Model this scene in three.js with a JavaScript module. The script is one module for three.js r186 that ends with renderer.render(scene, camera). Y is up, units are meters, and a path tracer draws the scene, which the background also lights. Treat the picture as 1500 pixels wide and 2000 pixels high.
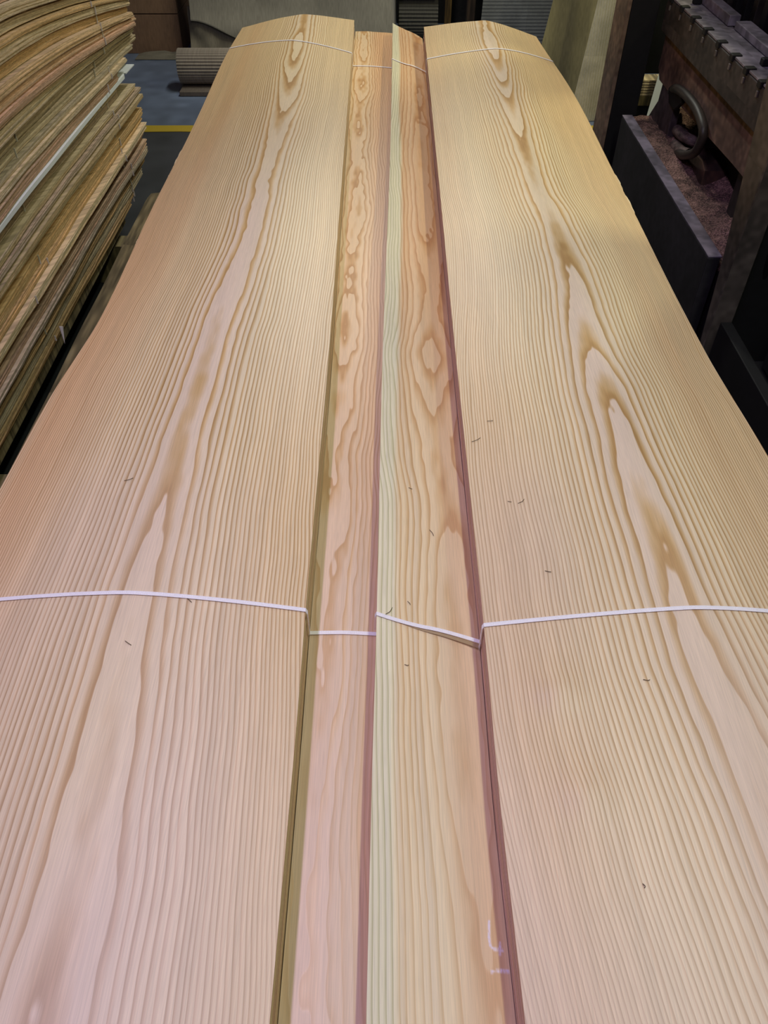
import * as THREE from 'three';
import { mergeGeometries } from 'three/addons/utils/BufferGeometryUtils.js';
import { RoundedBoxGeometry } from 'three/addons/geometries/RoundedBoxGeometry.js';
import { RectAreaLightUniformsLib } from 'three/addons/lights/RectAreaLightUniformsLib.js';

// ------------------------------------------------------------------ camera, exposure, lamps
RectAreaLightUniformsLib.init();
const scene = new THREE.Scene();
scene.background = new THREE.Color(0x000000);
const FOCAL = 1502, EYE = 1.7, HORIZON = -540;
const PITCH = Math.atan((1000 - HORIZON) / FOCAL);
const camera = new THREE.PerspectiveCamera(2 * Math.atan(1000 / FOCAL) * 180 / Math.PI, 1500 / 2000, 0.05, 40);
camera.position.set(0, EYE, 0);
camera.rotation.x = -PITCH;
scene.add(camera);
const renderer = new THREE.WebGLRenderer();
renderer.toneMapping = THREE.LinearToneMapping;
renderer.toneMappingExposure = 0.95;
renderer.shadowMap.enabled = true;

// lamps: a bluish violet batten over the left, a greenish yellow one over the near right, one far right
const LAMPS = [
  { at: [-0.55, 2.95, -0.35], len: 2.4, wide: 0.1, color: [1.0, 0.8, 1.4], power: 25, label: 'cool violet-white batten lamp hanging over the near left bundle' },
  { at: [0.58, 2.95, -0.7], len: 1.5, wide: 0.1, color: [1.0, 1.08, 0.86], power: 35, label: 'yellowish batten lamp hanging over the near right bundle' },
  { at: [2.0, 2.95, -2.5], len: 0.5, wide: 0.1, color: [1.0, 0.94, 0.6], power: 150, label: 'short yellowish batten lamp hanging over the near end of the press' },
  { at: [2.0, 2.95, -4.0], len: 0.5, wide: 0.1, color: [1.0, 0.94, 0.6], power: 150, label: 'short yellowish batten lamp hanging over the far end of the press' },
  { at: [0.1, 2.95, -4.8], len: 1.5, wide: 0.1, color: [1.0, 1.0, 0.9], power: 90, label: 'neutral lamp added to brighten the cardboard at the back' },  // added to brighten the back, no known source there
];

// ------------------------------------------------------------------ helpers
const used = {};
function numbered(name) { const n = used[name] || 0; used[name] = n + 1; return n ? name + '_' + String(n).padStart(3, '0') : name; }
function shadows(o) { o.castShadow = true; o.receiveShadow = true; return o; }
function thing(name, label, category, group, pos) {
  const g = new THREE.Group(); g.name = numbered(name); scene.add(g);
  if (pos) g.position.set(...pos);
  g.userData = { label, category }; if (group) g.userData.group = group;
  return g;
}
function part(name, geo, m, parent, extra) {
  const o = shadows(new THREE.Mesh(geo, m)); o.name = parent === scene ? numbered(name) : name;
  if (parent !== scene) { const n = parent.children.filter(c => c.name === name || c.name.startsWith(name + '_0')).length; if (n) o.name = name + '_' + String(n).padStart(3, '0'); }
  if (parent.isGroup && parent.position.lengthSq() > 0) geo.translate(-parent.position.x, -parent.position.y, -parent.position.z);
  if (extra) Object.assign(o.userData, extra);
  parent.add(o); return o;
}
function solo(name, geo, m, label, category, group) { const o = part(name, geo, m, scene); o.userData = { label, category }; if (group) o.userData.group = group; return o; }
function struct(name, geo, m) { const o = shadows(new THREE.Mesh(geo, m)); o.name = name; o.userData.kind = 'structure'; scene.add(o); return o; }

// sight lines of the measured photograph meeting a horizontal / a lengthwise / a crosswise plane (metres)
const SP = Math.sin(PITCH), CP = Math.cos(PITCH);
function ray(px, py) { const a = (px - 750) / FOCAL, b = (1000 - py) / FOCAL; return [a, -SP + b * CP, -CP - b * SP]; }
function onY(px, py, y) { const d = ray(px, py), t = (y - EYE) / d[1]; return [d[0] * t, y, d[2] * t]; }
function onX(px, py, x) { const d = ray(px, py), t = x / d[0]; return [x, EYE + d[1] * t, d[2] * t]; }
function onZ(px, py, z) { const d = ray(px, py), t = z / d[2]; return [d[0] * t, EYE + d[1] * t, z]; }

// seeded randomness and noise
function rng(seed) { let s = seed >>> 0; return () => { s = (s + 0x6D2B79F5) >>> 0; let t = s; t = Math.imul(t ^ (t >>> 15), t | 1); t ^= t + Math.imul(t ^ (t >>> 7), t | 61); return ((t ^ (t >>> 14)) >>> 0) / 4294967296; }; }
const LAT = new Float32Array(65536); { const r = rng(77); for (let i = 0; i < 65536; i++) LAT[i] = r() * 2 - 1; }
function n2(x, y) {
  const xi = Math.floor(x), yi = Math.floor(y); let fx = x - xi, fy = y - yi;
  fx = fx * fx * (3 - 2 * fx); fy = fy * fy * (3 - 2 * fy);
  const a = (xi & 255), b = ((xi + 1) & 255), c = (yi & 255) << 8, d = ((yi + 1) & 255) << 8;
  const p = LAT[a | c], q = LAT[b | c], r = LAT[a | d], s = LAT[b | d];
  const u = p + (q - p) * fx, v = r + (s - r) * fx; return u + (v - u) * fy;
}
function fbm(x, y) { return n2(x, y) * 0.6 + n2(x * 2.1 + 17, y * 2.1 + 5) * 0.3 + n2(x * 4.3 + 3, y * 4.3 + 41) * 0.15; }
const clamp = (x, a = 0, b = 1) => x < a ? a : x > b ? b : x;
const sstep = (a, b, x) => { const t = clamp((x - a) / (b - a)); return t * t * (3 - 2 * t); };
const lerp = (a, b, t) => a + (b - a) * t;
function curve(pts) { // monotone key list -> smooth interpolation
  const p = pts.slice().sort((a, b) => a[0] - b[0]);
  return (x) => {
    if (x <= p[0][0]) { const s = p.length > 1 ? (p[1][1] - p[0][1]) / (p[1][0] - p[0][0]) : 0; return p[0][1] + s * (x - p[0][0]) * 0.5; }
    const n = p.length - 1;
    if (x >= p[n][0]) { const s = (p[n][1] - p[n - 1][1]) / (p[n][0] - p[n - 1][0]); return p[n][1] + s * (x - p[n][0]); }
    let i = 0; while (p[i + 1][0] < x) i++;
    const h = p[i + 1][0] - p[i][0], t = (x - p[i][0]) / h;
    const sl = (j) => j <= 0 ? (p[1][1] - p[0][1]) / (p[1][0] - p[0][0]) : j >= n ? (p[n][1] - p[n - 1][1]) / (p[n][0] - p[n - 1][0]) : (p[j + 1][1] - p[j - 1][1]) / (p[j + 1][0] - p[j - 1][0]);
    const m0 = sl(i) * h, m1 = sl(i + 1) * h, t2 = t * t, t3 = t2 * t;
    return (2 * t3 - 3 * t2 + 1) * p[i][1] + (t3 - 2 * t2 + t) * m0 + (-2 * t3 + 3 * t2) * p[i + 1][1] + (t3 - t2) * m1;
  };
}
function texture(w, h, fn, srgb = true) {
  const d = new Uint8Array(w * h * 4), o = [0, 0, 0];
  for (let j = 0; j < h; j++) for (let i = 0; i < w; i++) {
    fn((i + 0.5) / w, (j + 0.5) / h, o);
    const k = (j * w + i) * 4; d[k] = clamp(o[0], 0, 255); d[k + 1] = clamp(o[1], 0, 255); d[k + 2] = clamp(o[2], 0, 255); d[k + 3] = 255;
  }
  const t = new THREE.DataTexture(d, w, h); t.magFilter = THREE.LinearFilter; t.minFilter = THREE.LinearFilter;
  t.wrapS = t.wrapT = THREE.RepeatWrapping; if (srgb) t.colorSpace = THREE.SRGBColorSpace; t.needsUpdate = true; return t;
}
const mat = (o) => new THREE.MeshStandardMaterial({ roughness: 0.8, metalness: 0, ...o });
function boxG(x0, x1, y0, y1, z0, z1, r = 0.003) {
  const w = x1 - x0, h = y1 - y0, d = z1 - z0, rr = Math.min(r, w * 0.3, h * 0.3, d * 0.3);
  const g = new RoundedBoxGeometry(w, h, d, 1, rr); g.translate((x0 + x1) / 2, (y0 + y1) / 2, (z0 + z1) / 2); return g;
}
// texture coordinates in metres by the face's main direction
function metreUV(g, s = 1) {
  const q = g.index ? g.toNonIndexed() : g; const p = q.attributes.position, uv = new Float32Array(p.count * 2); const a = new THREE.Vector3(), b = new THREE.Vector3(), c = new THREE.Vector3();
  for (let i = 0; i < p.count; i += 3) {
    a.fromBufferAttribute(p, i); b.fromBufferAttribute(p, i + 1); c.fromBufferAttribute(p, i + 2);
    const n = b.clone().sub(a).cross(c.clone().sub(a)); const X = Math.abs(n.x), Y = Math.abs(n.y), Z = Math.abs(n.z);
    [a, b, c].forEach((v, k) => { const [u, w] = X >= Y && X >= Z ? [v.z, v.y] : Y >= Z ? [v.x, v.z] : [v.x, v.y]; uv[(i + k) * 2] = u / s; uv[(i + k) * 2 + 1] = w / s; });
  }
  q.setAttribute('uv', new THREE.BufferAttribute(uv, 2)); return q;
}
// closed slab over a grid: top(u, v) -> [x, y, z], thickness down
function slab(top, nu, nv, th, uvf) {
  const pos = [], uv = [], idx = [], W = nu + 1;
  for (let s = 0; s < 2; s++) for (let j = 0; j <= nv; j++) for (let i = 0; i <= nu; i++) {
    const p = top(i / nu, j / nv); pos.push(p[0], p[1] - s * th, p[2]); uv.push(...(uvf ? uvf(p, s) : [i / nu, j / nv]));
  }
  const B = W * (nv + 1);
  for (let j = 0; j < nv; j++) for (let i = 0; i < nu; i++) {
    const a = j * W + i, b = a + 1, c = a + W, d = c + 1;
    idx.push(a, c, b, b, c, d, B + a, B + b, B + c, B + b, B + d, B + c);
  }
  const side = (i0, i1) => { // own vertices so the rim stays crisp
    const k = pos.length / 3;
    for (const q of [i0, i1, B + i0, B + i1]) { pos.push(pos[q * 3], pos[q * 3 + 1], pos[q * 3 + 2]); uv.push(uv[q * 2], uv[q * 2 + 1]); }
    idx.push(k, k + 1, k + 2, k + 1, k + 3, k + 2);
  };
  for (let j = 0; j < nv; j++) { side(j * W, (j + 1) * W); side((j + 1) * W + nu, j * W + nu); }
  for (let i = 0; i < nu; i++) { side(i + 1, i); side(nv * W + i, nv * W + i + 1); }
  const g = new THREE.BufferGeometry(); g.setAttribute('position', new THREE.Float32BufferAttribute(pos, 3)); g.setAttribute('uv', new THREE.Float32BufferAttribute(uv, 2));
  g.setIndex(idx); g.computeVertexNormals(); return g;
}
function paint(g, r, gg, b) { const n = g.attributes.position.count, c = new Float32Array(n * 3); for (let i = 0; i < n; i++) { c[i * 3] = r; c[i * 3 + 1] = gg; c[i * 3 + 2] = b; } g.setAttribute('color', new THREE.BufferAttribute(c, 3)); return g; }
const lin = (v) => Math.pow(v / 255, 2.2);

// ------------------------------------------------------------------ shared materials
const stripeTex = texture(512, 512, (u, v, o) => { // fine leaf lines seen on the side of a bundle; v is the height
  const l = n2(u * 6, v * 120) * 0.5 + n2(u * 20 + 9, v * 230) * 0.35, g = n2(u * 90, v * 90) * 0.12;
  const k = 0.95 + 0.18 * l + g; o[0] = 246 * k; o[1] = 243 * k; o[2] = 238 * k;
});
const leafEdgeMat = mat({ vertexColors: true, map: stripeTex, roughness: 0.85 });
const leafMat = mat({ vertexColors: true, roughness: 0.8 });
const tapeBump = texture(16, 64, (u, v, o) => { o[0] = o[1] = o[2] = 128 + 110 * Math.sin(v * Math.PI * 16); }, false);
const tapeMat = mat({ color: 0xfbf8fc, roughness: 0.5, bumpMap: tapeBump, bumpScale: 0.0003 });

// ------------------------------------------------------------------ veneer bundles on the table
const TABLE = 0.75, NEAR = 0.35;
const edgeOf = (pts, y) => curve(pts.map(([px, py]) => { const p = onY(px, py, y); return [p[2], p[0]]; }));
const alongOf = (pts, y) => curve(pts.map(([py, val]) => [onY(750, py, y)[2], val]));
const edges = {
  Ll: edgeOf([[480, 42], [440, 110], [370, 260], [300, 400], [200, 610], [100, 770], [0, 955], [-330, 1560]], 0.832),
  Lr: edgeOf([[692, 40], [664, 400], [640, 720], [597, 1192], [580, 1400], [526, 2000]], 0.852),
  Bl: edgeOf([[767, 52], [762, 300], [747, 700], [735, 1230], [727, 1500], [715, 2000]], 0.83),
  Br: edgeOf([[829, 66], [850, 300], [880, 650], [905, 900], [940, 1240], [1003, 2000]], 0.815),
  Rl: edgeOf([[828, 57], [856, 340], [885, 640], [915, 930], [947, 1240], [975, 1550], [1026, 2000]], 0.855),
  Rr: edgeOf([[1040, 58], [1130, 200], [1240, 420], [1380, 690], [1500, 890], [1840, 1500]], 0.832),
};
function ringColor(t, o, early, late, dark) { // t: 0 = sharp dark start of the band, then tan, fading into pale wood
  const a = t < 0.05 ? sstep(0, 0.05, t) : 1 - sstep(0.12, 0.62, t), b = t < 0.05 ? sstep(0, 0.05, t) : 1 - sstep(0.06, 0.26, t);
  for (let k = 0; k < 3; k++) o[k] = lerp(lerp(early[k], late[k], a), dark[k], b * 0.55);
}
function fibre(x, z) { return n2(x * 2300, z * 55) * 0.6 + n2(x * 1100 + 31, z * 14) * 0.5; }
function mix3(a, b, t, o) { o[0] = lerp(a[0], b[0], t); o[1] = lerp(a[1], b[1], t); o[2] = lerp(a[2], b[2], t); return o; }

function woodTexture(spec, x0, x1, z0, z1, w, h) {
  const { center, count, s, seed, wob, tint } = spec; let D = 0; const e = [0, 0, 0], l = [0, 0, 0], d = [0, 0, 0];
  let lastV = -1, c = 0, n = 0, ph = 0;
  return texture(w, h, (u, v, o) => {
    const x = x0 + u * (x1 - x0), z = z0 + v * (z1 - z0);
    if (v !== lastV) { lastV = v; c = center(z); n = count(z); D = typeof spec.D === 'function' ? spec.D(z) : spec.D; }
    const dx = x - c + 0.006 * n2(z * 3 + seed, x * 4) + 0.0022 * n2(z * 11 + seed, x * 9 + 7);
    const near = Math.exp(-dx * dx / 0.006);
    let f = (Math.sqrt(dx * dx + D * D) - D) / s;
    f += n + wob * (0.55 * n2(x * 14 + seed, z * 2.2) + 0.3 * n2(x * 34, z * 7 + seed) + 0.16 * near * n2(x * 120 + seed, z * 30)) + 0.25 * n2(f * 0.7 + seed, z * 0.8);
    const k = Math.floor(f), vary = LAT[(k * 37 + seed * 11) & 65535];
    tint(x, z, dx, e, l, d, vary);
    const streak = 0.5 + 0.5 * n2(f * 1.7 + seed, z * 1.6);
    ringColor(f - k, o, e, l, d);
    const g = 1 + 0.05 * fibre(x, z) + 0.02 * n2(x * 60, z * 3) + 0.015 * streak;
    o[0] *= g; o[1] *= g; o[2] *= g;
    if (spec.after) spec.after(x, z, o);
  });
}

function makeBundle(cfg) {
  const { name, label, xl, xr, zf, hl, hp, hr, up, zn = NEAR, leaves, dt, tex, edgeTint, wave = () => 0, seed } = cfg;
  const root = thing(name, label, 'veneer', cfg.group);
  const prof = (u) => u < up ? lerp(hl, hp, 1 - Math.pow(1 - u / up, 1.45)) : lerp(hr, hp, 1 - Math.pow(1 - (1 - u) / (1 - up), 1.45));
  const surf = (u, v, inL = 0, inR = 0, dz = 0, deep = false) => { const z = lerp(zf(u) + dz, zn, v); return [lerp(xl(z) + inL, xr(z) - inR, u), prof(u) + wave(u, z, deep), z]; };
  const topf = (u, v) => surf(u, v);
  // bounds for the grain
  let x0 = 9, x1 = -9, z0 = 9; for (let i = 0; i <= 20; i++) for (let j = 0; j <= 40; j++) { const p = topf(i / 20, j / 40); x0 = Math.min(x0, p[0]); x1 = Math.max(x1, p[0]); z0 = Math.min(z0, p[2]); }
  const map = woodTexture(tex, x0, x1, z0, zn, tex.w, 2048); map.wrapS = map.wrapT = THREE.ClampToEdgeWrapping;
  const g = slab(topf, cfg.nu || 48, 200, 0.0009, (p) => [(p[0] - x0) / (x1 - x0), (p[2] - z0) / (zn - z0)]);
  part('top_leaf', g, mat({ map, roughness: 0.42 }), root);
  const r = rng(seed), gs = [];
  for (let k = 1; k <= leaves; k++) {
    const a = r() * 0.0011, b = r() * 0.0011 * (cfg.flare ? 0.4 : 1), dz = (r() - 0.5) * 0.02, wob = r() * 9;
    const q = slab((u, v) => { const p = surf(u, v, a - (cfg.ragL ? cfg.ragL(k, v) : 0), b, dz + 0.01, true); p[0] += 0.0006 * n2(v * 30, wob); p[1] -= 0.0014 + (k - 1) * dt; return p; }, 10, 60, dt * 0.82);
    const c = edgeTint, t = 0.82 + 0.3 * r(); paint(q, lin(c[0]) * t, lin(c[1]) * t, lin(c[2]) * t); gs.push(q);
  }
  part('leaf_stack', mergeGeometries(gs), leafMat, root, { kind: 'stuff' });
  root.surf = surf; root.prof = prof; root.cfg = cfg;
  return root;
}
// a woven tape lying across a bundle between two measured edge points
function tape(b, pl, pr, lift = () => 0, drop = 0.05, wide = 0.0062) {
  const { xl, xr, zf, zn = NEAR } = b.cfg, N = 46, pts = [];
  const hz = (u) => lerp(pl[1], pr[1], u);
  for (let i = 0; i <= N; i++) { const u = i / N, z = hz(u); const x = lerp(xl(z), xr(z), u); pts.push([x, b.prof(u) + (b.cfg.wave ? b.cfg.wave(u, z) : 0) + 0.0011 + lift(u), z]); }
  const A = pts[0], Z = pts[N];
  const left = [[A[0] - 0.0022, A[1] - drop, A[2] + 0.003], [A[0] - 0.002, A[1] - 0.004, A[2] + 0.001]], right = [[Z[0] + 0.002, Z[1] - 0.004, Z[2] + 0.001], [Z[0] + 0.0022, Z[1] - drop, Z[2] + 0.003]];
  const all = [...left, ...pts, ...right], M = all.length - 1;
  const pos = [], uv = [], idx = []; let len = 0;
  all.forEach((p, i) => {
    const q = all[Math.min(i + 1, M)], o = all[Math.max(i - 1, 0)]; const t = new THREE.Vector3(q[0] - o[0], q[1] - o[1], 0).normalize(), n = new THREE.Vector3(-t.y, t.x, 0);
    if (i) len += Math.hypot(p[0] - all[i - 1][0], p[1] - all[i - 1][1]);
    for (const [s, e] of [[-1, 0], [1, 0], [1, 1], [-1, 1]]) { pos.push(p[0] + n.x * (e ? 0 : 0.0007), p[1] + n.y * (e ? 0 : 0.0007), p[2] + s * wide / 2); uv.push(s * 0.5 + 0.5, len / 0.012); }
    if (i) { const k = i * 4, j = k - 4; for (let f = 0; f < 4; f++) { const a = f, c = (f + 1) % 4; idx.push(j + a, j + c, k + a, j + c, k + c, k + a); } }
  });
  const L4 = M * 4; idx.push(0, 2, 1, 0, 3, 2, L4, L4 + 1, L4 + 2, L4, L4 + 2, L4 + 3);
  const g = new THREE.BufferGeometry(); g.setAttribute('position', new THREE.Float32BufferAttribute(pos, 3)); g.setAttribute('uv', new THREE.Float32BufferAttribute(uv, 2)); g.setIndex(idx);
  const gg = g.toNonIndexed(); gg.computeVertexNormals();
  return part('tape', gg, tapeMat, b);
}
const tapeZ = (b, side, px, py, y) => { const p = onY(px, py, y); return [p[0], p[2]]; };

const lerpEnd = (l, r, y, m) => { const a = onY(...l, y)[2], b = onY(...r, y)[2], c = m ? onY(...m[0], m[1])[2] : null; return (u) => m ? (u < m[2] ? lerp(a, c, u / m[2]) : lerp(c, b, (u - m[2]) / (1 - m[2]))) + 0.006 * n2(u * 9, 3) : lerp(a, b, u) + 0.005 * n2(u * 6, 8); };

// soft bumps pressed into the right bundle's top leaf: x, z, height, spread across, spread along
const DENTS = [[1092, 1338, 0.0075, 0.02, 0.016], [1148, 1545, 0.0055, 0.02, 0.016]].map(([a, b, ...k]) => { const p = onY(a, b, 0.872); return [p[0], p[2], ...k]; });
// colours of the wide bundles: cream heart, pinker towards the edges
function wideTint(side) {
  const e0 = [233, 216, 178], e1 = [226, 192, 148], l0 = [203, 168, 112], l1 = [203, 158, 108], d0 = [170, 128, 74], d1 = [172, 122, 76], pink = [224, 202, 184], sheenRose = [220, 196, 178];
  return (x, z, dx, e, l, d, vary) => {
    const edge = sstep(0.06, 0.27, Math.abs(dx)) * (0.75 + 0.45 * n2(x * 22 + side * 9, z * 0.7)) * (side * dx < 0 ? 0.6 : 1);
    mix3(e0, e1, clamp(edge), e); mix3(l0, l1, clamp(edge), l); mix3(d0, d1, clamp(edge), d);
    const fr = 0.4 * sstep(-1.7, -2.7, z + 0.5 * n2(x * 13 + side, z * 2)); mix3(e, [226, 196, 146], fr, e); mix3(l, [200, 152, 94], fr, l);  // far end tanned in the colour to offset the brighter lamp light
    const heart = Math.exp(-dx * dx / 0.0035) * (0.5 + 0.5 * n2(z * 2.3 + side, x * 6));
    mix3(e, pink, clamp(heart), e);
    const nr = sstep(-1.15, -0.2, z + 0.35 * n2(x * 9 + side, z * 2.5)) * 0.6; mix3(e, sheenRose, nr * 0.75, e); mix3(l, [217, 193, 172], nr * 1.25, l); mix3(d, [200, 173, 150], nr * 1.3, d);  // near sheen painted in: rosier wood, ring contrast faded
    const k = vary * 5; for (let q = 0; q < 3; q++) { e[q] += k * 0.4; l[q] += k * 1.6; d[q] += k * 2; }
  };
}
const zAt = (py, y) => onY(750, py, y)[2];
const leftBundle = makeBundle({
  name: 'veneer_bundle', label: 'wide pale softwood veneer bundle on the left, cathedral grain, tied with white tape', xl: edges.Ll, xr: edges.Lr,
  zf: lerpEnd([480, 44], [692, 41], 0.85, [[600, 30], 0.876, 0.55]), hl: 0.832, hp: 0.876, hr: 0.852, up: 0.55, leaves: 24, dt: 0.0033, edgeTint: [208, 178, 138], seed: 5,
  wave: (u, z) => 0.003 * n2(z * 2.2 + 4, u * 2) + 0.004 * n2(z * 1.1, u * 1.5 + 9),
  tex: {
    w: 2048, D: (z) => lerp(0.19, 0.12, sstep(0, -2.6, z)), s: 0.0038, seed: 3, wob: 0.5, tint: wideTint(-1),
    center: edgeOf([[597, 40], [581, 100], [562, 190], [540, 260], [505, 400], [470, 520], [430, 640], [392, 760], [345, 920], [302, 1080], [272, 1180], [235, 1350], [180, 1600], [110, 1900]], 0.87),
    count: alongOf([[30, 1.15], [62, 0.95], [90, 0.62], [127, 1.02], [180, 2.02], [245, 3.02], [330, 3.55], [500, 3.8], [800, 3.75], [1000, 3.4], [1175, 3.0], [1500, 2.55], [1900, 2.3]], 0.87),
  },
});
const rightBundle = makeBundle({
  name: 'veneer_bundle', label: 'wide pale softwood veneer bundle on the right beside the dark press, tied with white tape', xl: edges.Rl, xr: edges.Rr,
  zf: lerpEnd([828, 58], [1040, 60], 0.85, [[943, 41], 0.88, 0.52]), hl: 0.855, hp: 0.88, hr: 0.832, up: 0.52, leaves: 24, dt: 0.0033, edgeTint: [206, 168, 140], seed: 9,
  wave: (u, z, deep) => {
    let y = 0.003 * n2(z * 2.1 + 14, u * 2 + 3) + 0.003 * n2(z * 1.2 + 30, u * 1.5 + 9);
    if (!deep) for (const [bx, bz, a, sx, sz] of DENTS) { const x = lerp(edges.Rl(z), edges.Rr(z), u); y += a * Math.exp(-((x - bx) ** 2) / (2 * sx * sx) - ((z - bz) ** 2) / (2 * sz * sz)); }
    return y;
  },
  nu: 90,
  tex: {
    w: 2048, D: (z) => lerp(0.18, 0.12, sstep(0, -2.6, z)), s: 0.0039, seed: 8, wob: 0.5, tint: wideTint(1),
    center: edgeOf([[945, 42], [955, 80], [972, 125], [992, 190], [1014, 265], [1046, 360], [1084, 450], [1120, 560], [1150, 680], [1182, 770], [1225, 900], [1270, 1030], [1320, 1170], [1390, 1350], [1480, 1550], [1600, 1800]], 0.87),
    count: alongOf([[35, 0.62], [60, 0.92], [85, 0.55], [125, 1.02], [168, 2.02], [197, 3.02], [285, 4.02], [380, 4.5], [484, 4.0], [670, 3.0], [765, 2.02], [900, 1.6], [1100, 1.05], [1500, 0.6], [1900, 0.3]], 0.87),
  },
});
function tintA(x, z, dx, e, l, d, vary) {
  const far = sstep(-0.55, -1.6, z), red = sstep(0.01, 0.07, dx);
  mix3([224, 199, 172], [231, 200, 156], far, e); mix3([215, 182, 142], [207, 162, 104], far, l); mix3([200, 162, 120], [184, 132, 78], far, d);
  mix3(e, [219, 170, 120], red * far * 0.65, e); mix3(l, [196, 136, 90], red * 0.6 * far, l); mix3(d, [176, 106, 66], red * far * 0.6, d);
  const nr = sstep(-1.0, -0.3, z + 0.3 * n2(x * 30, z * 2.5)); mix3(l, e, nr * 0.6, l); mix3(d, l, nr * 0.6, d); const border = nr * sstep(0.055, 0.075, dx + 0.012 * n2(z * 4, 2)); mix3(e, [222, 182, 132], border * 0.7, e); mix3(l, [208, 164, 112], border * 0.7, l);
  const k = vary * 5; e[0] += k; e[1] += k; e[2] += k; l[0] += k * 1.5; l[1] += k * 1.5; l[2] += k;
}
const narrowLeft = makeBundle({
  name: 'veneer_bundle', label: 'narrowest orange-pink veneer bundle, lying low beside the wide left bundle', xl: (z) => edges.Lr(z) + 0.0004, xr: (z) => edges.Bl(z) - 0.0004,
  zf: lerpEnd([693, 60], [762, 62], 0.79), hl: 0.787, hp: 0.789, hr: 0.786, up: 0.5, leaves: 10, dt: 0.0033, edgeTint: [200, 150, 110], seed: 13, nu: 14,
  wave: (u, z) => 0.002 * n2(z * 2, u),
  tex: {
    w: 1024, D: 0.09, s: 0.0042, seed: 21, wob: 1.5, tint: tintA,
    center: edgeOf([[712, 60], [708, 130], [704, 200], [695, 400], [672, 620], [650, 900], [634, 1200], [605, 1700], [590, 2000]], 0.79),
    count: alongOf([[50, 1.2], [85, 0.6], [130, 1.3], [170, 0.7], [200, 1.2], [250, 0.7], [300, 1.6], [350, 1.1], [400, 0.75], [455, 1.05], [500, 1.6], [560, 1.4], [610, 1.02], [650, 0.85], [700, 1.05], [780, 1.7], [860, 2.3], [950, 2.1], [1100, 2.6], [1300, 3.1], [1600, 3.5], [2000, 3.6]], 0.79),
  },
});
function tintB(x, z, dx, e, l, d, vary) {
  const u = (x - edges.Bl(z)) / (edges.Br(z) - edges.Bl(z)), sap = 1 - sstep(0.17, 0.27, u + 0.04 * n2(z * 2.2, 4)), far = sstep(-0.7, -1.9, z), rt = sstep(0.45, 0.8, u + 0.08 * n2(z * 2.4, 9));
  mix3([231, 210, 172], [225, 197, 162], rt, e); mix3([212, 179, 130], [212, 177, 134], rt, l); mix3([194, 152, 98], [194, 148, 110], rt, d);
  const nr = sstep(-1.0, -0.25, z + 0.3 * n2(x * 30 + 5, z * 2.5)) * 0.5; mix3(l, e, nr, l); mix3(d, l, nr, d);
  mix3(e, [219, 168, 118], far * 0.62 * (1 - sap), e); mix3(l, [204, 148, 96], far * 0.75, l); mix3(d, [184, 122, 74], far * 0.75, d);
  mix3(e, [232, 224, 194], sap, e); mix3(l, [212, 204, 164], sap, l); mix3(d, [176, 170, 124], sap, d);
  const k = vary * 5; l[0] += k; l[1] += k; l[2] += k; e[0] += k * 0.6; e[1] += k * 0.5;
}
// the chalk strokes on the near right corner of the narrow right bundle
const CHALK = [[[957, 1793], [957, 1825], [960, 1842], [968, 1848], [976, 1846], [985, 1848]], [[980, 1835], [979, 1858]], [[962, 1893], [972, 1890], [984, 1889], [997, 1889]]].map(l => l.map(([a, b]) => { const p = onY(a, b, 0.816); return [p[0], p[2]]; }));
const narrowRight = makeBundle({
  name: 'veneer_bundle', label: 'narrow veneer bundle with a greenish white left margin and white chalk strokes near its corner', xl: (z) => edges.Bl(z) + 0.0, xr: (z) => edges.Rl(z) - 0.0004,
  zf: lerpEnd([767, 52], [829, 66], 0.816), hl: 0.83, hp: 0.816, hr: 0.798, up: 0.5, leaves: 14, dt: 0.0033, edgeTint: [200, 160, 125], seed: 17, nu: 14,
  wave: (u, z) => 0.0015 * n2(z * 2 + 8, u),
  tex: {
    w: 1024, D: 0.12, s: 0.0043, seed: 33, wob: 0.85, tint: tintB,
    center: edgeOf([[812, 60], [818, 130], [822, 300], [834, 430], [842, 560], [846, 690], [852, 880], [880, 1000], [895, 1240], [925, 1600], [960, 2000]], 0.816),
    count: alongOf([[50, 1.0], [120, 1.6], [200, 1.0], [260, 0.7], [330, 0.8], [430, 0.95], [500, 1.6], [600, 1.9], [660, 1.05], [690, 0.7], [740, 1.3], [850, 2.2], [960, 1.9], [1150, 1.4], [1500, 1.9], [2000, 2.2]], 0.816),
    after: (x, z, o) => {
      if (z < -0.32 || x < 0.09) return;
      let m = 9; for (const l of CHALK) for (let i = 1; i < l.length; i++) {
        const [ax, az] = l[i - 1], [bx, bz] = l[i], t = clamp(((x - ax) * (bx - ax) + (z - az) * (bz - az)) / ((bx - ax) ** 2 + (bz - az) ** 2));
        m = Math.min(m, Math.hypot(x - ax - t * (bx - ax), z - az - t * (bz - az)));
      }
      const k = (1 - sstep(0.0009, 0.0019, m)) * clamp(0.8 + 0.6 * n2(x * 1500, z * 700));
      if (k > 0) mix3(o, [236, 226, 242], k, o);
    },
  },
});
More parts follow.
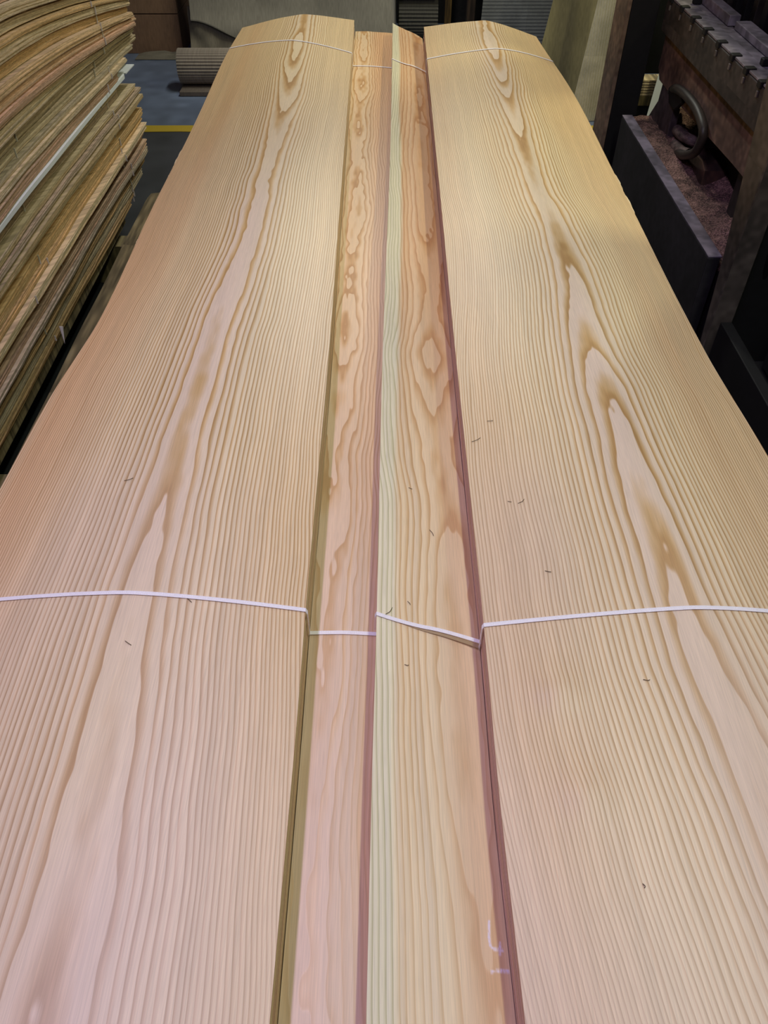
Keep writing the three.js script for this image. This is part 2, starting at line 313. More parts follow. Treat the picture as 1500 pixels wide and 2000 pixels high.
// tapes: (left z, right z) from the measured edge points
const zz = (px, py, y) => onY(px, py, y)[2];
const T = (b, l, r, ...k) => tape(b, [0, zz(...l)], [0, zz(...r)], ...k);
T(leftBundle, [0, 1171, 0.846], [597, 1192, 0.853]);
T(leftBundle, [455, 92, 0.836], [687, 103, 0.853], undefined, 0.05, 0.0085);
T(rightBundle, [945, 1221, 0.856], [1500, 1208, 0.845]);
T(rightBundle, [835, 117, 0.856], [1071, 118, 0.834], undefined, 0.05, 0.0085);
T(narrowLeft, [600, 1234, 0.79], [735, 1235, 0.79], undefined, 0.018);
T(narrowLeft, [690, 128, 0.79], [762, 131, 0.79], undefined, 0.018, 0.008);
T(narrowRight, [735, 1211, 0.817], [940, 1247, 0.817], (u) => 0.009 * u * u, 0.03);
T(narrowRight, [767, 123, 0.817], [831, 132, 0.817], (u) => 0.003 * u, 0.03, 0.008);
// second, tan fold of the lifted tape on the narrow right bundle
{
  const b = narrowRight, z0 = zz(735, 1213, 0.817), z1 = zz(940, 1252, 0.817);
  const g = slab((i, j) => { const u = lerp(0.22, 0.985, j), z = lerp(z0, z1, u) + 0.0045 * (i - 0.2) * Math.min(1, 3 * (u - 0.2)); return [lerp(edges.Bl(z), b.cfg.xr(z), u), b.prof(u) + 0.0075 * u * u * (1 - 0.5 * i) + 0.0012, z]; }, 2, 24, 0.0006);
  part('tape_fold', g, mat({ color: 0xb09872, roughness: 0.7 }), b, { label: 'tan underside fold of the lifted tape' });
}
// loose slivers that stick out of the outer sides
function sliver(b, side, zA, zB, out, level) {
  const { xl, xr } = b.cfg, N = 14;
  const g = slab((i, j) => { const z = lerp(zA, zB, j), w = out * Math.pow(Math.sin(Math.PI * clamp(j * 1.02)), 0.4) * (0.8 + 0.3 * n2(j * 9, zA * 7)); const x = side < 0 ? lerp(xl(z) + 0.01, xl(z) - w, i) : lerp(xr(z) - 0.01, xr(z) + w, 1 - i); return [side < 0 ? lerp(xl(z) - w, xl(z) + 0.01, i) : lerp(xr(z) - 0.01, xr(z) + w, i), (side < 0 ? b.cfg.hl : b.cfg.hr) + b.cfg.wave(side < 0 ? 0 : 1, z) - level, z]; }, 2, N, 0.0008);
  part('loose_sliver', g, mat({ color: 0xe3cfa6, roughness: 0.7 }), b);
}
sliver(leftBundle, -1, zz(355, 285, 0.83), zz(335, 330, 0.83), 0.006, 0.004);
sliver(leftBundle, -1, zz(325, 322, 0.83), zz(318, 352, 0.83), 0.006, 0.007);
sliver(leftBundle, -1, zz(262, 462, 0.83), zz(255, 480, 0.83), 0.004, 0.004);
sliver(rightBundle, 1, zz(1195, 333, 0.83), zz(1215, 375, 0.83), 0.007, 0.0045);
sliver(rightBundle, 1, zz(1217, 378, 0.83), zz(1242, 424, 0.83), 0.008, 0.0045);

// ------------------------------------------------------------------ the work table below the bundles
const plankTex = texture(512, 512, (u, v, o) => { const k = 0.8 + 0.2 * n2(u * 60, v * 5) + 0.15 * n2(u * 140, v * 14) + 0.12 * fbm(u * 7, v * 7); o[0] = 255 * k; o[1] = 250 * k; o[2] = 240 * k; });
const plankMat = (c) => mat({ color: c, map: plankTex, roughness: 0.9 });
const wornMat = plankMat(0x6e624c);
{
  const t = thing('work_table', 'low wooden work table hidden beneath the four tied veneer bundles', 'table', null, [0, 0, -1.7]);
  for (let i = 0; i < 5; i++) part('plank', metreUV(boxG(-0.48 + i * 0.2, -0.285 + i * 0.2, TABLE - 0.04, TABLE - 0.001, -3.55, NEAR), 1), wornMat, t);
  for (const z of [-3.3, -1.7, 0.1]) part('crossbeam', metreUV(boxG(-0.45, 0.48, TABLE - 0.12, TABLE - 0.041, z - 0.04, z + 0.04), 1), wornMat, t);
  for (const z of [-3.3, -1.7, 0.1]) for (const x of [-0.4, 0.43]) part('leg', metreUV(boxG(x - 0.04, x + 0.04, 0, TABLE - 0.121, z - 0.04, z + 0.04), 1), wornMat, t);
}

// ------------------------------------------------------------------ the tall pile of rough bundles on the left
const FACE = -1.08, pileTape = mat({ color: 0xc9c3b0, roughness: 0.7 });
const droopK = curve([[0.2, 0], [0.5, 0.02], [0.7, 0.035], [0.81, 0.06], [0.94, 0.12], [1.12, 0.19], [1.3, 0.25]]);
const endZ = curve([[0.2, -3.25], [0.255, -3.3], [0.33, -3.56], [0.42, -3.68], [0.55, -3.66], [0.61, -3.7], [0.635, -3.6], [0.66, -3.46], [0.7, -3.46], [0.75, -3.47], [0.775, -3.68], [0.8, -3.82], [0.86, -3.8], [0.9, -3.77], [1.3, -3.8]]);
function warp(y, z) { const s = clamp((-2.1 - z) / 1.6, 0, 1.3); return -droopK(y) * Math.pow(s, 1.7) + 0.016 * n2(z * 1.15 + 3, y * 2.0) + 0.004 * n2(z * 3.1, y * 5 + 8); }
const TONES = [[212, 190, 152], [218, 190, 150], [206, 183, 142], [218, 182, 148], [204, 170, 142], [198, 182, 152], [220, 199, 164], [182, 162, 138], [214, 180, 130], [206, 188, 154]];
{
  const r = rng(4242); let y = 0.255, n = 0; const list = []; const WHITE = 0.705; let white = false;
  while (y < 1.22) {
    if (!white && y >= WHITE - 0.004) { white = true; list.push({ white: true, y, h: 0.013 }); y += 0.0145; continue; }
    const h = y < 0.3 ? 0.02 : 0.017 + r() * 0.017; list.push({ y, h: Math.min(h, !white ? Math.max(WHITE - y, 0.008) : 9) }); y += list[list.length - 1].h + 0.0022 + (r() < 0.4 ? 0.0035 : 0);
  }
  const wi = list.findIndex(e => e.white), ord = (k) => k + (k % 100 > 10 && k % 100 < 14 ? 'th' : ['th', 'st', 'nd', 'rd'][k % 10] || 'th');
  list.forEach((e, i) => {
    const root = thing(e.white ? 'white_board' : 'rough_veneer_bundle', '', e.white ? 'board' : 'veneer', e.white ? null : 'rough veneer bundles piled on the left', [FACE, 0, -1.7]);
    const zf = e.white ? -3.62 : endZ(e.y) + (r() - 0.5) * 0.07, out = e.white ? 0.014 : (r() - 0.5) * 0.022 - (r() < 0.22 ? 0.022 : 0) + (i === wi - 1 || i === wi - 2 ? -0.02 : 0) + (e.y > 0.85 ? 0.012 : 0), ph = r() * 50;
    const base = (x, z, yy) => [x, yy + warp(yy, z), z];
    if (e.white) {
      root.userData.label = 'long white painted board sticking out of the left veneer pile at mid height';
      part('board', slab((u, v) => { const z = lerp(zf, 0.3, v), x = FACE + lerp(-0.45, out + 0.012 * n2(z * 1.2, 5), u) - 0.03 * sstep(0.03, 0, v) * u; return base(x, z, e.y + e.h); }, 4, 70, e.h), mat({ color: 0xe4eaea, roughness: 0.6 }), root);
      part('board_end', slab((u, v) => { const z = lerp(zf - 0.05, zf + 0.09, v); return base(FACE + lerp(-0.2, out - 0.004, u), z, e.y + e.h + 0.002); }, 3, 6, 0.004), mat({ color: 0xd3d9da, roughness: 0.6 }), root);
      return;
    }
    const tone = TONES[Math.floor(r() * TONES.length)], K = Math.max(2, Math.round(e.h / 0.0042)), dt = e.h / K, gs = [];
    for (let k = 0; k < K; k++) {
      const lo = e.y + k * dt, jx = (r() - 0.5) * 0.0045, jz = (r() - 0.5) * 0.018, t = 0.84 + r() * 0.32, hue = (r() - 0.5) * 0.1, wv = r() * 40, o2 = r() * 9;
      const g = slab((u, v) => { const z = lerp(zf + jz, 0.3, v); return base(FACE + lerp(-0.5, out + jx + 0.006 * n2(z * 1.7, ph) + 0.002 * n2(z * 9, wv), u), z, lo + dt * 0.93); }, 2, 60, dt * 0.9, (p, s) => [p[2] * 0.9 + p[0], o2 + (1 - s) * dt * 9]);
      gs.push(paint(g, lin(tone[0]) * t * (1 + hue), lin(tone[1]) * t, lin(tone[2]) * t * (1 - hue)));
    }
    part('leaf_stack', mergeGeometries(gs), leafEdgeMat, root);
    const marks = r() < 0.35 ? [-3.25 + (r() - 0.5) * 0.16, -2.2 + (r() - 0.5) * 0.5] : [-3.3 + (r() - 0.5) * 0.1];
    for (const z of marks) { const w = warp(e.y, z); part('tape', boxG(FACE + out + 0.004, FACE + out + 0.0085, e.y + w + 0.001, e.y + e.h + w, z - 0.0018, z + 0.0018, 0.0005), pileTape, root); }
    const words = ['olive tan', 'warm tan', 'dull olive', 'pinkish tan', 'reddish tan', 'greyish tan', 'pale tan', 'dark greyish brown', 'ochre', 'grey-olive'][TONES.indexOf(tone)];
    root.userData.label = i < wi ? `${words} rough veneer bundle in the left pile, ${ord(wi - i)} below the white board` : `${words} rough veneer bundle in the left pile, ${ord(i - wi)} above the white board`;
  });
}
{
  const t = thing('pallet', 'worn dark wooden pallet carrying the left veneer pile, its long side plank showing', 'pallet', null, [-1.3, 0, -1.7]);
  const dark = plankMat(0x9a8c68);
  part('side_plank', metreUV(slab((u, v) => { const z = lerp(-3.5, 0.3, v); const e = 1 - 0.35 * Math.pow(Math.max(0, 1 - v * 40), 2); return [lerp(-1.075 + 0.03 * (1 - e), -0.9 - 0.06 * (1 - e) + 0.004 * n2(z * 4, 1), u), 0.2 + 0.004 * n2(z * 3, u * 3), z]; }, 4, 90, 0.03), 1), dark, t);
  for (let i = 0; i < 3; i++) part('deck_plank', metreUV(boxG(-1.6 + i * 0.17, -1.45 + i * 0.17, 0.2, 0.236, -3.2, 0.3), 1), dark, t);
  for (const z of [-3.1, -1.6, 0.1]) part('bearer', metreUV(boxG(-1.6, -0.93, 0, 0.168, z - 0.05, z + 0.05), 1), dark, t);
}
{
  const p = onX(123, 655, FACE + 0.02);
  const g = new THREE.ConeGeometry(0.008, 0.06, 5, 3); g.scale(1, 1, 0.35); g.rotateX(2.9); g.translate(p[0], p[1], p[2]);
  solo('wood_splinter', g, mat({ color: 0xe6e0d2 }), 'pale grey splinter hanging from the lowest bundle of the left pile', 'splinter');
}

// ------------------------------------------------------------------ the dark cutting press on the right
const steelTex = texture(512, 512, (u, v, o) => { const k = 0.78 + 0.28 * fbm(u * 9, v * 9) + 0.14 * n2(u * 70, v * 70), s = clamp(fbm(u * 5 + 9, v * 5) * 1.2); o[0] = 235 * k + 10 * s; o[1] = 229 * k; o[2] = 224 * k - 8 * s; });
const steel = (c, ro = 0.6, me = 0.3) => mat({ color: c, map: steelTex, roughness: ro, metalness: me });
const dustTex = texture(512, 512, (u, v, o) => { const k = 0.75 + 0.3 * fbm(u * 14, v * 14) + 0.3 * n2(u * 190, v * 190); o[0] = 250 * k; o[1] = 240 * k; o[2] = 236 * k; });
const dustMat = mat({ color: 0xa5857a, map: dustTex, bumpMap: dustTex, bumpScale: 0.004, roughness: 1 });
{
  const t = thing('cutting_press', 'large dark steel cutting press with sawdust-covered beams beside the right bundle', 'machine', null, [0.95, 0, -2.4]);
  const B = (n, m, a, lab) => part(n, metreUV(boxG(...a), 1), m, t, lab ? { label: lab } : undefined);
  const poly = (n, m, x0, x1, pts, lab) => { // outline in the (z, y) plane, pushed through from x0 to x1
    const s = new THREE.Shape(pts.map(([y, z]) => new THREE.Vector2(-z, y))); const g = new THREE.ExtrudeGeometry(s, { depth: x1 - x0, bevelEnabled: true, bevelSize: 0.003, bevelThickness: 0.003, bevelSegments: 1 });
    g.rotateY(Math.PI / 2); g.translate(x0, 0, 0); return part(n, metreUV(g, 1), m, t, lab ? { label: lab } : undefined);
  };
  const tube = (n, m, pts, r) => part(n, new THREE.TubeGeometry(new THREE.CatmullRomCurve3(pts.map(p => new THREE.Vector3(...p))), 40, r, 14, false), m, t);
  const dark = steel(0x2b2829), brown = steel(0x9a846e, 0.7, 0), grey = steel(0x6b655e), black = steel(0x121214, 0.7, 0.1), plumLit = steel(0xb0acb8, 0.7, 0);
  B('post', brown, [0.82, 0.835, 0, 2.3, -3.19, -3.03], 'side face of the far post, its light put into the brown colour');  // post split by light: lit side in brown, unlit front in black
  B('post_core', black, [0.836, onZ(1262, 130, -3.04)[0], 0, 2.3, -3.21, -3.035]);
  B('post_core', black, [0.86, onZ(1308, 60, -3.3)[0], onZ(1280, 136, -3.3)[1], 2.3, -3.32, -3.25]);  // dark plate added behind the post to fill the black gap
  // near post: a plate that narrows towards the table
  poly('post', grey, 0.85, 0.9, [[0, -1.745], [0, -1.76], [0.5, -1.76], [0.76, -1.795], [1.14, -1.87], [1.5, -1.95], [2.3, -1.95], [2.3, -1.745]], 'grey-brown near post that widens upwards');
  B('post_core', black, [0.901, 1.5, 0, 2.3, -1.9, -1.76]);  // black body standing for the unlit post front and the darkness beyond
  // upper rail with its ledge
  B('upper_rail', steel(0x5c564e, 0.75, 0.05), [0.95, 1.0, 0.965, 1.062, -3.028, -1.9]);
  B('rail_ledge', plumLit, [0.952, 1.04, 1.0635, 1.07, -3.028, -1.9]);  // violet light on the ledge and step tops put into their colour
  B('rail_step', plumLit, [1.02, 1.055, 1.071, 1.1, -3.028, -2.63]);
  B('rail_step', plumLit, [1.03, 1.075, 1.071, 1.093, -2.6, -1.9]);
  for (const [px, py] of [[1313, 4], [1333, 20], [1355, 38], [1379, 60], [1406, 83], [1434, 105], [1462, 129], [1490, 155]]) {
    const p = onX(px, py, 0.951), z = p[2]; if (z < -3.02) continue;
    B('clamp_bolt', black, [0.944, 0.972, 1.056, 1.074, z - 0.014, z + 0.012]);
    B('bolt_chip', steel(0x9a948c), [0.9445, 0.9495, 1.035, 1.05, z - 0.004, z + 0.006]);
  }
  for (const [px, py] of [[1355, 18], [1491, 127]]) { const p = onX(px, py, 1.0); B('clamp_bolt', black, [0.992, 1.016, 1.0705, 1.088, p[2] - 0.012, p[2] + 0.012]); }
  // second beam, sawdust clinging to its face, bottom cut away in steps
  poly('lower_beam', steel(0x977c66, 0.95, 0), 0.975, 1.03, [[0.952, -3.028], [0.952, -1.9], [0.845, -1.9], [0.842, -2.2], [0.822, -2.8], [0.822, -2.99], [0.85, -3.028]], 'sawdust-covered lower beam');
  B('beam_groove', steel(0x3a2c1c), [0.985, 1.02, 0.953, 0.964, -3.028, -1.9]);
  // front bar and sawdust ledge
  B('front_bar', steel(0x2c2b30, 0.75, 0.05), [0.85, 0.884, 0.3, 0.721, -2.93, -1.885]);
  B('bar_top_lit', steel(0x8a8496, 0.7, 0), [0.85, 0.886, 0.7215, 0.7255, -2.93, -1.885], 'top strip of the front bar, violet light put into its colour');  // lit top as its own violet strip, bar face below darkened
  part('sawdust', metreUV(slab((u, v) => { const x = lerp(0.886, 1.12, u), z = lerp(-3.0, -1.9, v); return [x, 0.7 + 0.012 * n2(x * 14, z * 9) + 0.006 * n2(x * 50, z * 50) + 0.03 * u * u, z]; }, 24, 90, 0.02), 0.5), dustMat, t, { kind: 'stuff' });
  B('ledge', dark, [0.885, 1.14, 0.3, 0.675, -3.0, -1.9]);
  poly('gusset', steel(0x7a7270), 0.98, 1.0, [[1297, 160], [1287, 197], [1270, 224], [1262, 236], [1288, 262], [1303, 268], [1315, 215], [1312, 172]].map(([a, b]) => { const p = onX(a, b, 0.98); return [p[1], p[2]]; }).reverse());
  const P = (px, py, x) => { const p = onX(px, py, x); return [x, p[1], p[2]]; };
  tube('hose', steel(0x4a443e, 0.5, 0.1), [P(1308, 182, 1.0), P(1320, 173, 0.968), P(1344, 190, 0.955), P(1366, 224, 0.95), P(1374, 260, 0.95), P(1362, 292, 0.955), P(1338, 303, 0.965), P(1320, 296, 0.985)], 0.014);
  poly('hose_socket', black, 0.966, 0.974, [[1308, 172], [1318, 166], [1330, 176], [1334, 200], [1318, 214], [1308, 200]].map(([a, b]) => { const p = onX(a, b, 0.967); return [p[1], p[2]]; }).reverse());  // dark plate painting the shaded notch under the beam
  tube('pipe', steel(0x9a8a80, 0.6, 0.1), [P(1322, 254, 1.0), P(1335, 266, 1.0), P(1352, 275, 1.02), P(1366, 280, 1.06)], 0.017);
  tube('pipe', steel(0x9a8a80, 0.6, 0.1), [P(1318, 283, 0.99), P(1330, 296, 0.985), P(1345, 302, 0.99)], 0.018);
  B('hose_block', dark, [1.03, 1.1, 0.79, 0.85, -3.0, -2.7]);
  poly('valve_block', steel(0x5b4334, 0.95, 0.05), 0.99, 1.07, [[0.69, -2.62], [0.745, -2.56], [0.75, -2.45], [0.735, -2.41], [0.69, -2.4]]);
  B('back_plate', black, [1.16, 1.18, 0.3, 1.0, -2.66, -1.9]);
  B('inner_stay', steel(0x3e3a3a), [1.0, 1.06, 0.69, 0.84, -2.2, -2.08]);
  B('inner_stay', black, [1.06, 1.12, 0.69, 0.95, -2.64, -2.25]);
  // grille of upright bars above the ledge
  for (let i = 0; i < 13; i++) { const z = -2.98 + i * 0.08; B('grille_bar', i % 3 === 1 ? steel(0x4a4740) : black, [1.09, 1.12, 1.02, 1.5, z, z + 0.035]); }
  B('grille_back', black, [1.2, 1.22, 1.0, 1.5, -3.028, -1.9]);
  // tall unseen block added to keep the far lamps off the near bundles
  B('housing', black, [1.0, 1.5, 0.51, 2.3, -1.7, 0.9]);
  // black filler panels added for the darkness on the near side; slanting tube, knob
  B('black_filler', black, [0.87, 0.9, 0.02, 0.62, -1.74, 0.3]);
  B('black_filler', black, [0.9, 1.5, 0.02, 0.5, -1.74, 0.3]);
  tube('guard_tube', steel(0x2a2a2c, 0.4, 0.6), [onX(1430, 662, 0.95), onX(1466, 585, 0.95), onX(1506, 500, 0.95), onX(1560, 385, 0.95)], 0.016);
  { const p = onX(1428, 662, 0.94); const g = new THREE.CylinderGeometry(0.02, 0.022, 0.03, 18); g.rotateZ(Math.PI / 2); g.translate(...p); part('knob', g, steel(0x3a3a3c, 0.35, 0.6), t); }
}

// ------------------------------------------------------------------ cardboard and sheets at the back
const cardTex = texture(512, 512, (u, v, o) => { const k = 0.9 + 0.1 * fbm(u * 5, v * 5) + 0.05 * n2(u * 200, v * 40); o[0] = 250 * k; o[1] = 248 * k; o[2] = 244 * k; });
const ribTex = (n) => texture(256, 256, (u, v, o) => { o[0] = o[1] = o[2] = 128 + 120 * Math.sin(u * Math.PI * 2 * n); }, false);
const rib32 = ribTex(24);
const card = (c) => mat({ color: c, map: cardTex, roughness: 0.9 });
const ribbed = (c, amp = 0.003) => mat({ color: c, map: cardTex, bumpMap: rib32, bumpScale: amp, roughness: 0.9 });
{
  const t = thing('cardboard_box', 'plain brown cardboard box standing on the blue floor behind the left pile', 'box', null, [-1.85, 0, -6.6]);
  part('lower_panel', metreUV(boxG(-2.3, -1.475, 0, 0.249, -6.9, -6.38, 0.004), 1), card(0x90725a), t);
  part('upper_panel', metreUV(boxG(-2.302, -1.473, 0.254, 0.9, -6.902, -6.376, 0.004), 1), card(0x93755b), t);
  solo('torn_paper', slab((u, v) => [lerp(-1.8, -1.36, u), 0.006 + 0.022 * v * (0.6 + 0.4 * n2(u * 9, 3)) * (1 - Math.pow(2 * u - 1, 4)), lerp(-6.22, -6.36, v)], 16, 6, 0.002), card(0x8b8678), 'crumpled grey paper scrap along the foot of the brown box', 'paper');
}
{
  const t = thing('cardboard_sheet', 'big grey-beige cardboard sheet leaning at the back wall behind the left bundle', 'cardboard', null, [-0.6, 0, -6.2]);
  part('sheet', metreUV(slab((u, v) => { const x = lerp(-1.34, 0.075, u), y = lerp(0.95, lerp(0.27, 0.12, sstep(0, 0.35, u)), v); return [x, y, -6.3 + 0.16 * (1 - y) + 0.05 * Math.exp(-Math.pow((y - 0.2) / 0.08, 2)) * (1 - u) + 0.01 * n2(x * 3, y * 4)]; }, 30, 24, 0.008), 1), card(0xa09c90), t);
  part('edge_strip', metreUV(boxG(0.076, 0.082, 0.1, 0.95, -6.2, -6.17, 0.001), 0.2), ribbed(0x5b584e), t);
  const f = thing('cardboard_sheet', 'crumpled beige cardboard standing below the big grey sheet, darker at its foot', 'cardboard', null, [-1.1, 0, -6.15]);
  part('sheet', metreUV(slab((u, v) => { const x = lerp(-1.37, -0.3, u), y = lerp(0.33, 0.0, v); return [x, y, -6.24 + 0.1 * v + 0.03 * n2(x * 5, y * 7) + 0.02 * n2(x * 13, y * 9)]; }, 40, 20, 0.008), 1), card(0x9a9280), f);
}
function corrugatedRoll(name, label, x0, x1, y, z, r, ribs, c, group) {
  const t = thing(name, label, 'roll', group, [(x0 + x1) / 2, 0, z]);
  const pos = [], idx = [], N = ribs * 6;
  for (let j = 0; j < 2; j++) for (let i = 0; i <= N; i++) { const a = i / N * Math.PI * 2, q = r * (1 + 0.038 * Math.cos(a * ribs)); pos.push(j ? x1 : x0, y + Math.sin(a) * q, z + Math.cos(a) * q); }
  for (let i = 0; i < N; i++) idx.push(i, i + 1, N + 1 + i, i + 1, N + 2 + i, N + 1 + i);
  const g = new THREE.BufferGeometry(); g.setAttribute('position', new THREE.Float32BufferAttribute(pos, 3)); g.setIndex(idx); g.computeVertexNormals(); g.setAttribute('uv', new THREE.Float32BufferAttribute(pos.filter((_, i) => i % 3 !== 2), 2));
  part('ribbed_skin', g, card(c), t);
  const e = new THREE.RingGeometry(r * 0.25, r * 0.985, 48); for (const x of [x0 + 0.002, x1 - 0.002]) { const q = e.clone(); q.rotateY(x < (x0 + x1) / 2 ? -Math.PI / 2 : Math.PI / 2); q.translate(x, y, z); part('end_face', q, card(0x4f483f), t); }
  const core = new THREE.CylinderGeometry(r * 0.26, r * 0.26, x1 - x0 - 0.01, 20, 1, true); core.rotateZ(Math.PI / 2); core.translate((x0 + x1) / 2, y, z); part('core', core, card(0x6b5d4a), t);
  return t;
}
{
  corrugatedRoll('corrugated_roll', 'grey-brown corrugated cardboard roll lying on the blue floor near the yellow line', -1.335, -0.35, 0.1345, -5.6, 0.1, 34, 0xa89e92);
  solo('board_scrap', metreUV(boxG(-1.33, -0.4, 0.002, 0.03, -5.66, -5.44, 0.004), 1), card(0x7a6f66), 'flat grey board piece lying under the corrugated cardboard roll', 'board');
  corrugatedRoll('corrugated_roll', 'dark corrugated roll lying at the back behind the gap between the bundles', 0.11, 0.4, 0.16, -6.75, 0.155, 40, 0x5c5a54);
  solo('paper_wad', slab((u, v) => [lerp(0.1, 0.405, u), 0.33 + 0.02 * Math.sin(v * Math.PI) + 0.002 * n2(u * 8, v * 6), lerp(-6.9, -6.58, v)], 14, 12, 0.012), card(0xa8a69b), 'pale grey sheet lying on top of the dark corrugated roll', 'paper');
  solo('timber_offcut', metreUV(boxG(0.47, 0.52, 0, 0.6, -6.95, -6.9, 0.004), 1), plankMat(0x7a6030), 'narrow yellowish timber standing in the dark gap at the back', 'timber');
  solo('timber_offcut', metreUV(boxG(0.62, 0.68, 0, 1.0, -6.75, -6.68, 0.004), 1), plankMat(0x4a3a2c), 'dark brown upright timber standing beside the grey ribbed panel', 'timber');
  solo('dark_cabinet', metreUV(boxG(0.1, 0.9, 0.0, 1.3, -7.6, -7.2, 0.01), 1), steel(0x201e1d), 'dark cabinet standing in the shade at the back', 'cabinet');
}
{
  const g = slab((u, v) => { const y = lerp(1.1, 0.0, v); return [lerp(0.69 - 0.05 * v + 0.03, 1.28, u), y, -6.35 + 0.14 * v]; }, 6, 12, 0.008);
  const q = metreUV(g, 0.5), uv = q.attributes.uv; for (let i = 0; i < uv.count; i++) { const a = uv.getX(i); uv.setXY(i, uv.getY(i), a); }
  solo('ribbed_panel', q, ribbed(0x777a7c), 'grey finely ribbed panel leaning behind the right bundle', 'panel');
  // beige sheets leaning, the right side folding forward
  const xb = (y) => 0.905 + 0.19 * y;
  solo('cardboard_sheet', metreUV(slab((u, v) => { const y = lerp(1.2, 0.0, v), x = lerp(xb(y), 1.42 + 0.06 * y, u); return [x, y, -5.5 + 0.2 * v + 0.007 * Math.sin(u * 9 + 0.6) * sstep(0.3, 0.6, u) + 0.015 * n2(u * 3, v * 2)]; }, 40, 12, 0.007), 1), card(0x8e8766), 'olive-beige bowed cardboard sheet leaning behind the right bundle', 'cardboard');
  const s = slab((u, v) => { const y = lerp(1.2, 0.01, v); return [lerp(1.125 + 0.115 * y, 1.3 + 0.04 * y, u), y, -5.1 + 0.1 * v + 0.012 * Math.sin(u * 3.1)]; }, 8, 14, 0.006);
  solo('corrugated_strip', metreUV(s, 0.35), ribbed(0xd2cdb8), 'pale beige corrugated strip leaning upright next to the press post', 'cardboard');
  // things seen through the press
  solo('white_sheet', metreUV(slab((u, v) => { const y = lerp(0.6, 0.0, v); return [lerp(1.36 + 0.09 * y, 1.75, u), y, -4.3 - 0.05 * (1 - v)]; }, 2, 4, 0.015), 1), mat({ color: 0xe6eeee, roughness: 0.5 }), 'bright white sheet standing behind the press, seen through its opening', 'sheet');
  for (let i = 0; i < 6; i++) solo('veneer_offcut', metreUV(boxG(1.2 + (i % 2) * 0.01, 1.62 - (i % 3) * 0.02, 0.33 + i * 0.013, 0.34 + i * 0.013, -4.5, -4.4, 0.002), 1), plankMat(i % 2 ? 0xb8a884 : 0xc8b894), ['lowest', 'second lowest', 'third lowest', 'third highest', 'second highest', 'topmost'][i] + ' pale veneer offcut in the small stack behind the press', 'offcut', 'offcuts stacked behind the press');
  const st = thing('trestle', 'dark trestle holding the small offcut stack behind the press', 'stand', null, [1.4, 0, -4.55]);
  part('shade_panel', metreUV(boxG(1.3, 1.7, 0.01, 0.279, -4.44, -4.42), 1), steel(0x151517), st);  // dark panel added to paint the shade below the stack
  part('top_bar', metreUV(boxG(1.2, 1.6, 0.28, 0.329, -4.6, -4.4), 1), plankMat(0x6b6038), st);
  for (const x of [1.24, 1.54]) part('leg', metreUV(boxG(x - 0.03, x + 0.03, 0, 0.279, -4.58, -4.45), 1), steel(0x1a1a1c), st);
}

// ------------------------------------------------------------------ dark fibres lying on the bundles
{
  const topY = (b, x, z) => { const c = b.cfg, u = clamp((x - c.xl(z)) / (c.xr(z) - c.xl(z))); return b.prof(u) + c.wave(u, z); };
  const fm = mat({ color: 0x54412f, roughness: 0.9 });
  const F = (b, px, py, qx, qy, h, label) => {
    const a = onY(px, py, h), c = onY(qx, qy, h); const m = [(a[0] + c[0]) / 2 + 0.0015, 0, (a[2] + c[2]) / 2 + 0.0015];
    const pts = [a, m, c].map((p, i) => new THREE.Vector3(p[0], topY(b, p[0], p[2]) + 0.0009 + (i === 1 ? 0.0008 : 0), p[2]));
    solo('wood_fibre', new THREE.TubeGeometry(new THREE.CatmullRomCurve3(pts), 6, 0.00042, 5, false), fm, label, 'fibre', 'dark fibres fallen on the bundles');
  };
  F(leftBundle, 243, 940, 261, 936, 0.872, 'thin dark fibre on the left bundle well above its near tape, near the pale heart');
  F(leftBundle, 246, 1256, 258, 1264, 0.872, 'short dark bent fibre on the left bundle just below its near tape');
  F(leftBundle, 366, 1171, 375, 1179, 0.87, 'fine fibre touching the near tape of the left bundle');
  F(narrowRight, 753, 1209, 766, 1194, 0.817, 'fine fibre crossing the near tape of the narrow chalk-marked bundle');
  F(narrowRight, 796, 1178, 801, 1184, 0.817, 'tiny fibre on the narrow chalk-marked bundle just above its near tape');
  F(narrowRight, 790, 1302, 798, 1302, 0.817, 'tiny level fibre on the narrow chalk-marked bundle below its near tape');
  F(narrowRight, 798, 955, 805, 957, 0.817, 'small fibre on the narrow chalk-marked bundle midway along it');
  F(narrowRight, 839, 1034, 847, 1045, 0.817, 'slanting fibre on the narrow chalk-marked bundle above its near tape');
  F(rightBundle, 952, 818, 963, 818, 0.866, 'small level fibre on the right bundle near its inner edge');
  F(rightBundle, 921, 862, 938, 856, 0.858, 'longer pale fibre at the inner edge of the right bundle');
  F(rightBundle, 992, 976, 999, 978, 0.866, 'short fibre beside two others on the right bundle, leftmost of the three');
  F(rightBundle, 1012, 980, 1024, 973, 0.868, 'forked fibre on the right bundle, rightmost of the three lying together');
  F(rightBundle, 1257, 1325, 1270, 1326, 0.878, 'level dark fibre on the right bundle below its near tape');
  F(rightBundle, 1065, 1112, 1077, 1115, 0.87, 'faint fibre on the right bundle above its near tape');
  F(rightBundle, 1257, 1723, 1260, 1731, 0.876, 'dark speck-like fibre on the right bundle close to the viewer');
}

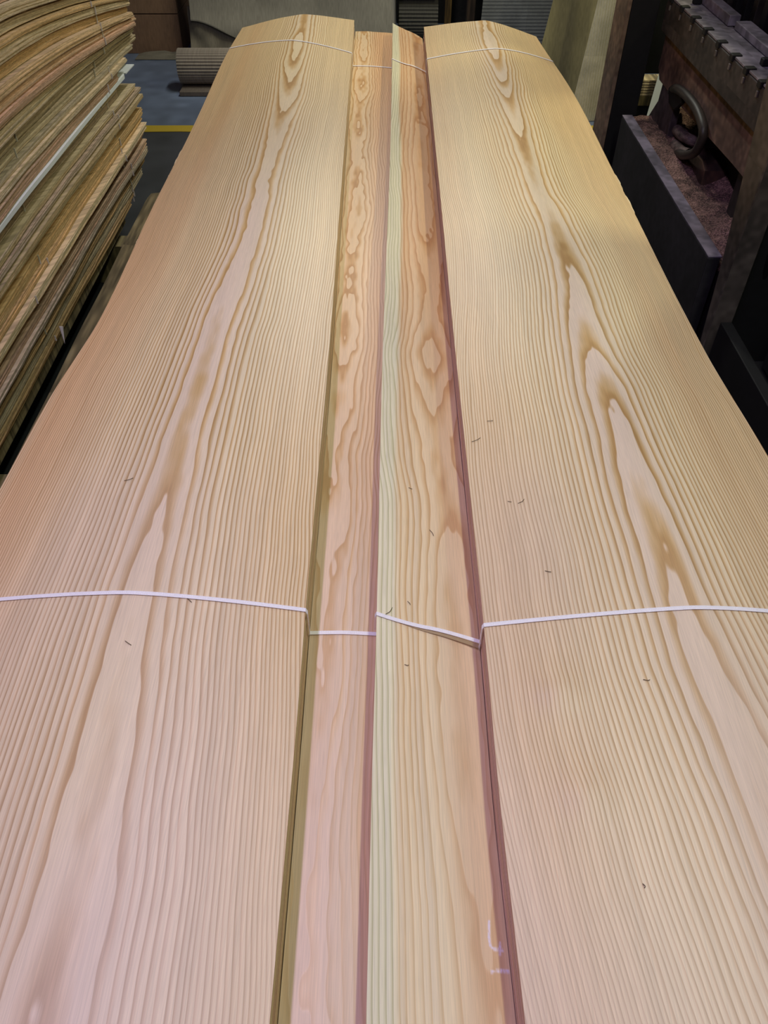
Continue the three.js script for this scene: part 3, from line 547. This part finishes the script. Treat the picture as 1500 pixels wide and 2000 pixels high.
// ------------------------------------------------------------------ room shell
{
  const floorTex = texture(1024, 1024, (u, v, o) => { // 11 m wide, 16 m long
    const x = u * 11 - 5.5, z = -9.5 + v * 13.5, k = 1 + 0.16 * fbm(x * 2.2, z * 2.2) + 0.09 * n2(x * 14, z * 14);
    const c = z < -4.87 ? [104, 116, 138] : [62, 64, 68]; o[0] = c[0] * k; o[1] = c[1] * k; o[2] = c[2] * k;
  });
  const g = slab((u, v) => [u * 11 - 5.5, 0, -9.5 + v * 13.5], 1, 1, 0.2, (p) => [(p[0] + 5.5) / 11, (p[2] + 9.5) / 13.5]);
  struct('floor', g, mat({ map: floorTex, roughness: 0.55 }));
  struct('trim_1', slab((u, v) => [lerp(-5.4, 5.4, u), 0.003 + 0.0005 * n2(u * 40, v), lerp(-4.92, -4.82, v) + 0.006 * n2(u * 60, v * 3)], 80, 1, 0.0025), mat({ color: 0xb59a2c, roughness: 0.7 }));
  const wall = card(0x8d8a84);
  struct('wall_back', metreUV(boxG(-5.5, 5.5, 0, 3.8, -9.7, -9.5), 3), wall);
  struct('wall_left', metreUV(boxG(-5.7, -5.5, 0, 3.8, -9.7, 4.2), 3), wall);
  struct('wall_right', metreUV(boxG(5.5, 5.7, 0, 3.8, -9.7, 4.2), 3), wall);
  struct('wall_front', metreUV(boxG(-5.5, 5.5, 0, 3.8, 4.0, 4.2), 3), wall);
  struct('ceiling', metreUV(boxG(-5.7, 5.7, 3.8, 4.0, -9.7, 4.2), 3), card(0x9a9894));
}
// ------------------------------------------------------------------ lamps
for (const L of LAMPS) {
  const [x, y, z] = L.at, t = thing('batten_lamp', L.label, 'lamp', null, [x, y, z]);
  part('housing', boxG(x - L.wide / 2 - 0.01, x + L.wide / 2 + 0.01, y + 0.012, y + 0.07, z - L.len / 2 - 0.02, z + L.len / 2 + 0.02, 0.006), mat({ color: 0xd0d0d0, roughness: 0.5 }), t);
  const c = new THREE.Color().setRGB(...L.color);
  part('diffuser', boxG(x - L.wide / 2, x + L.wide / 2, y, y + 0.011, z - L.len / 2, z + L.len / 2, 0.003), mat({ color: 0xffffff, emissive: c, emissiveIntensity: 4, roughness: 0.4 }), t);
  for (const s of [-1, 1]) { const g = new THREE.CylinderGeometry(0.003, 0.003, 3.8 - y - 0.07, 6); g.translate(x, (3.8 + y + 0.07) / 2, z + s * L.len * 0.35); part('hanger', g, mat({ color: 0x777777, metalness: 0.5 }), t); }
  const a = new THREE.RectAreaLight(c, L.power, L.wide, L.len); a.position.set(x, y - 0.006, z); a.rotation.x = -Math.PI / 2; scene.add(a);
}
renderer.render(scene, camera);
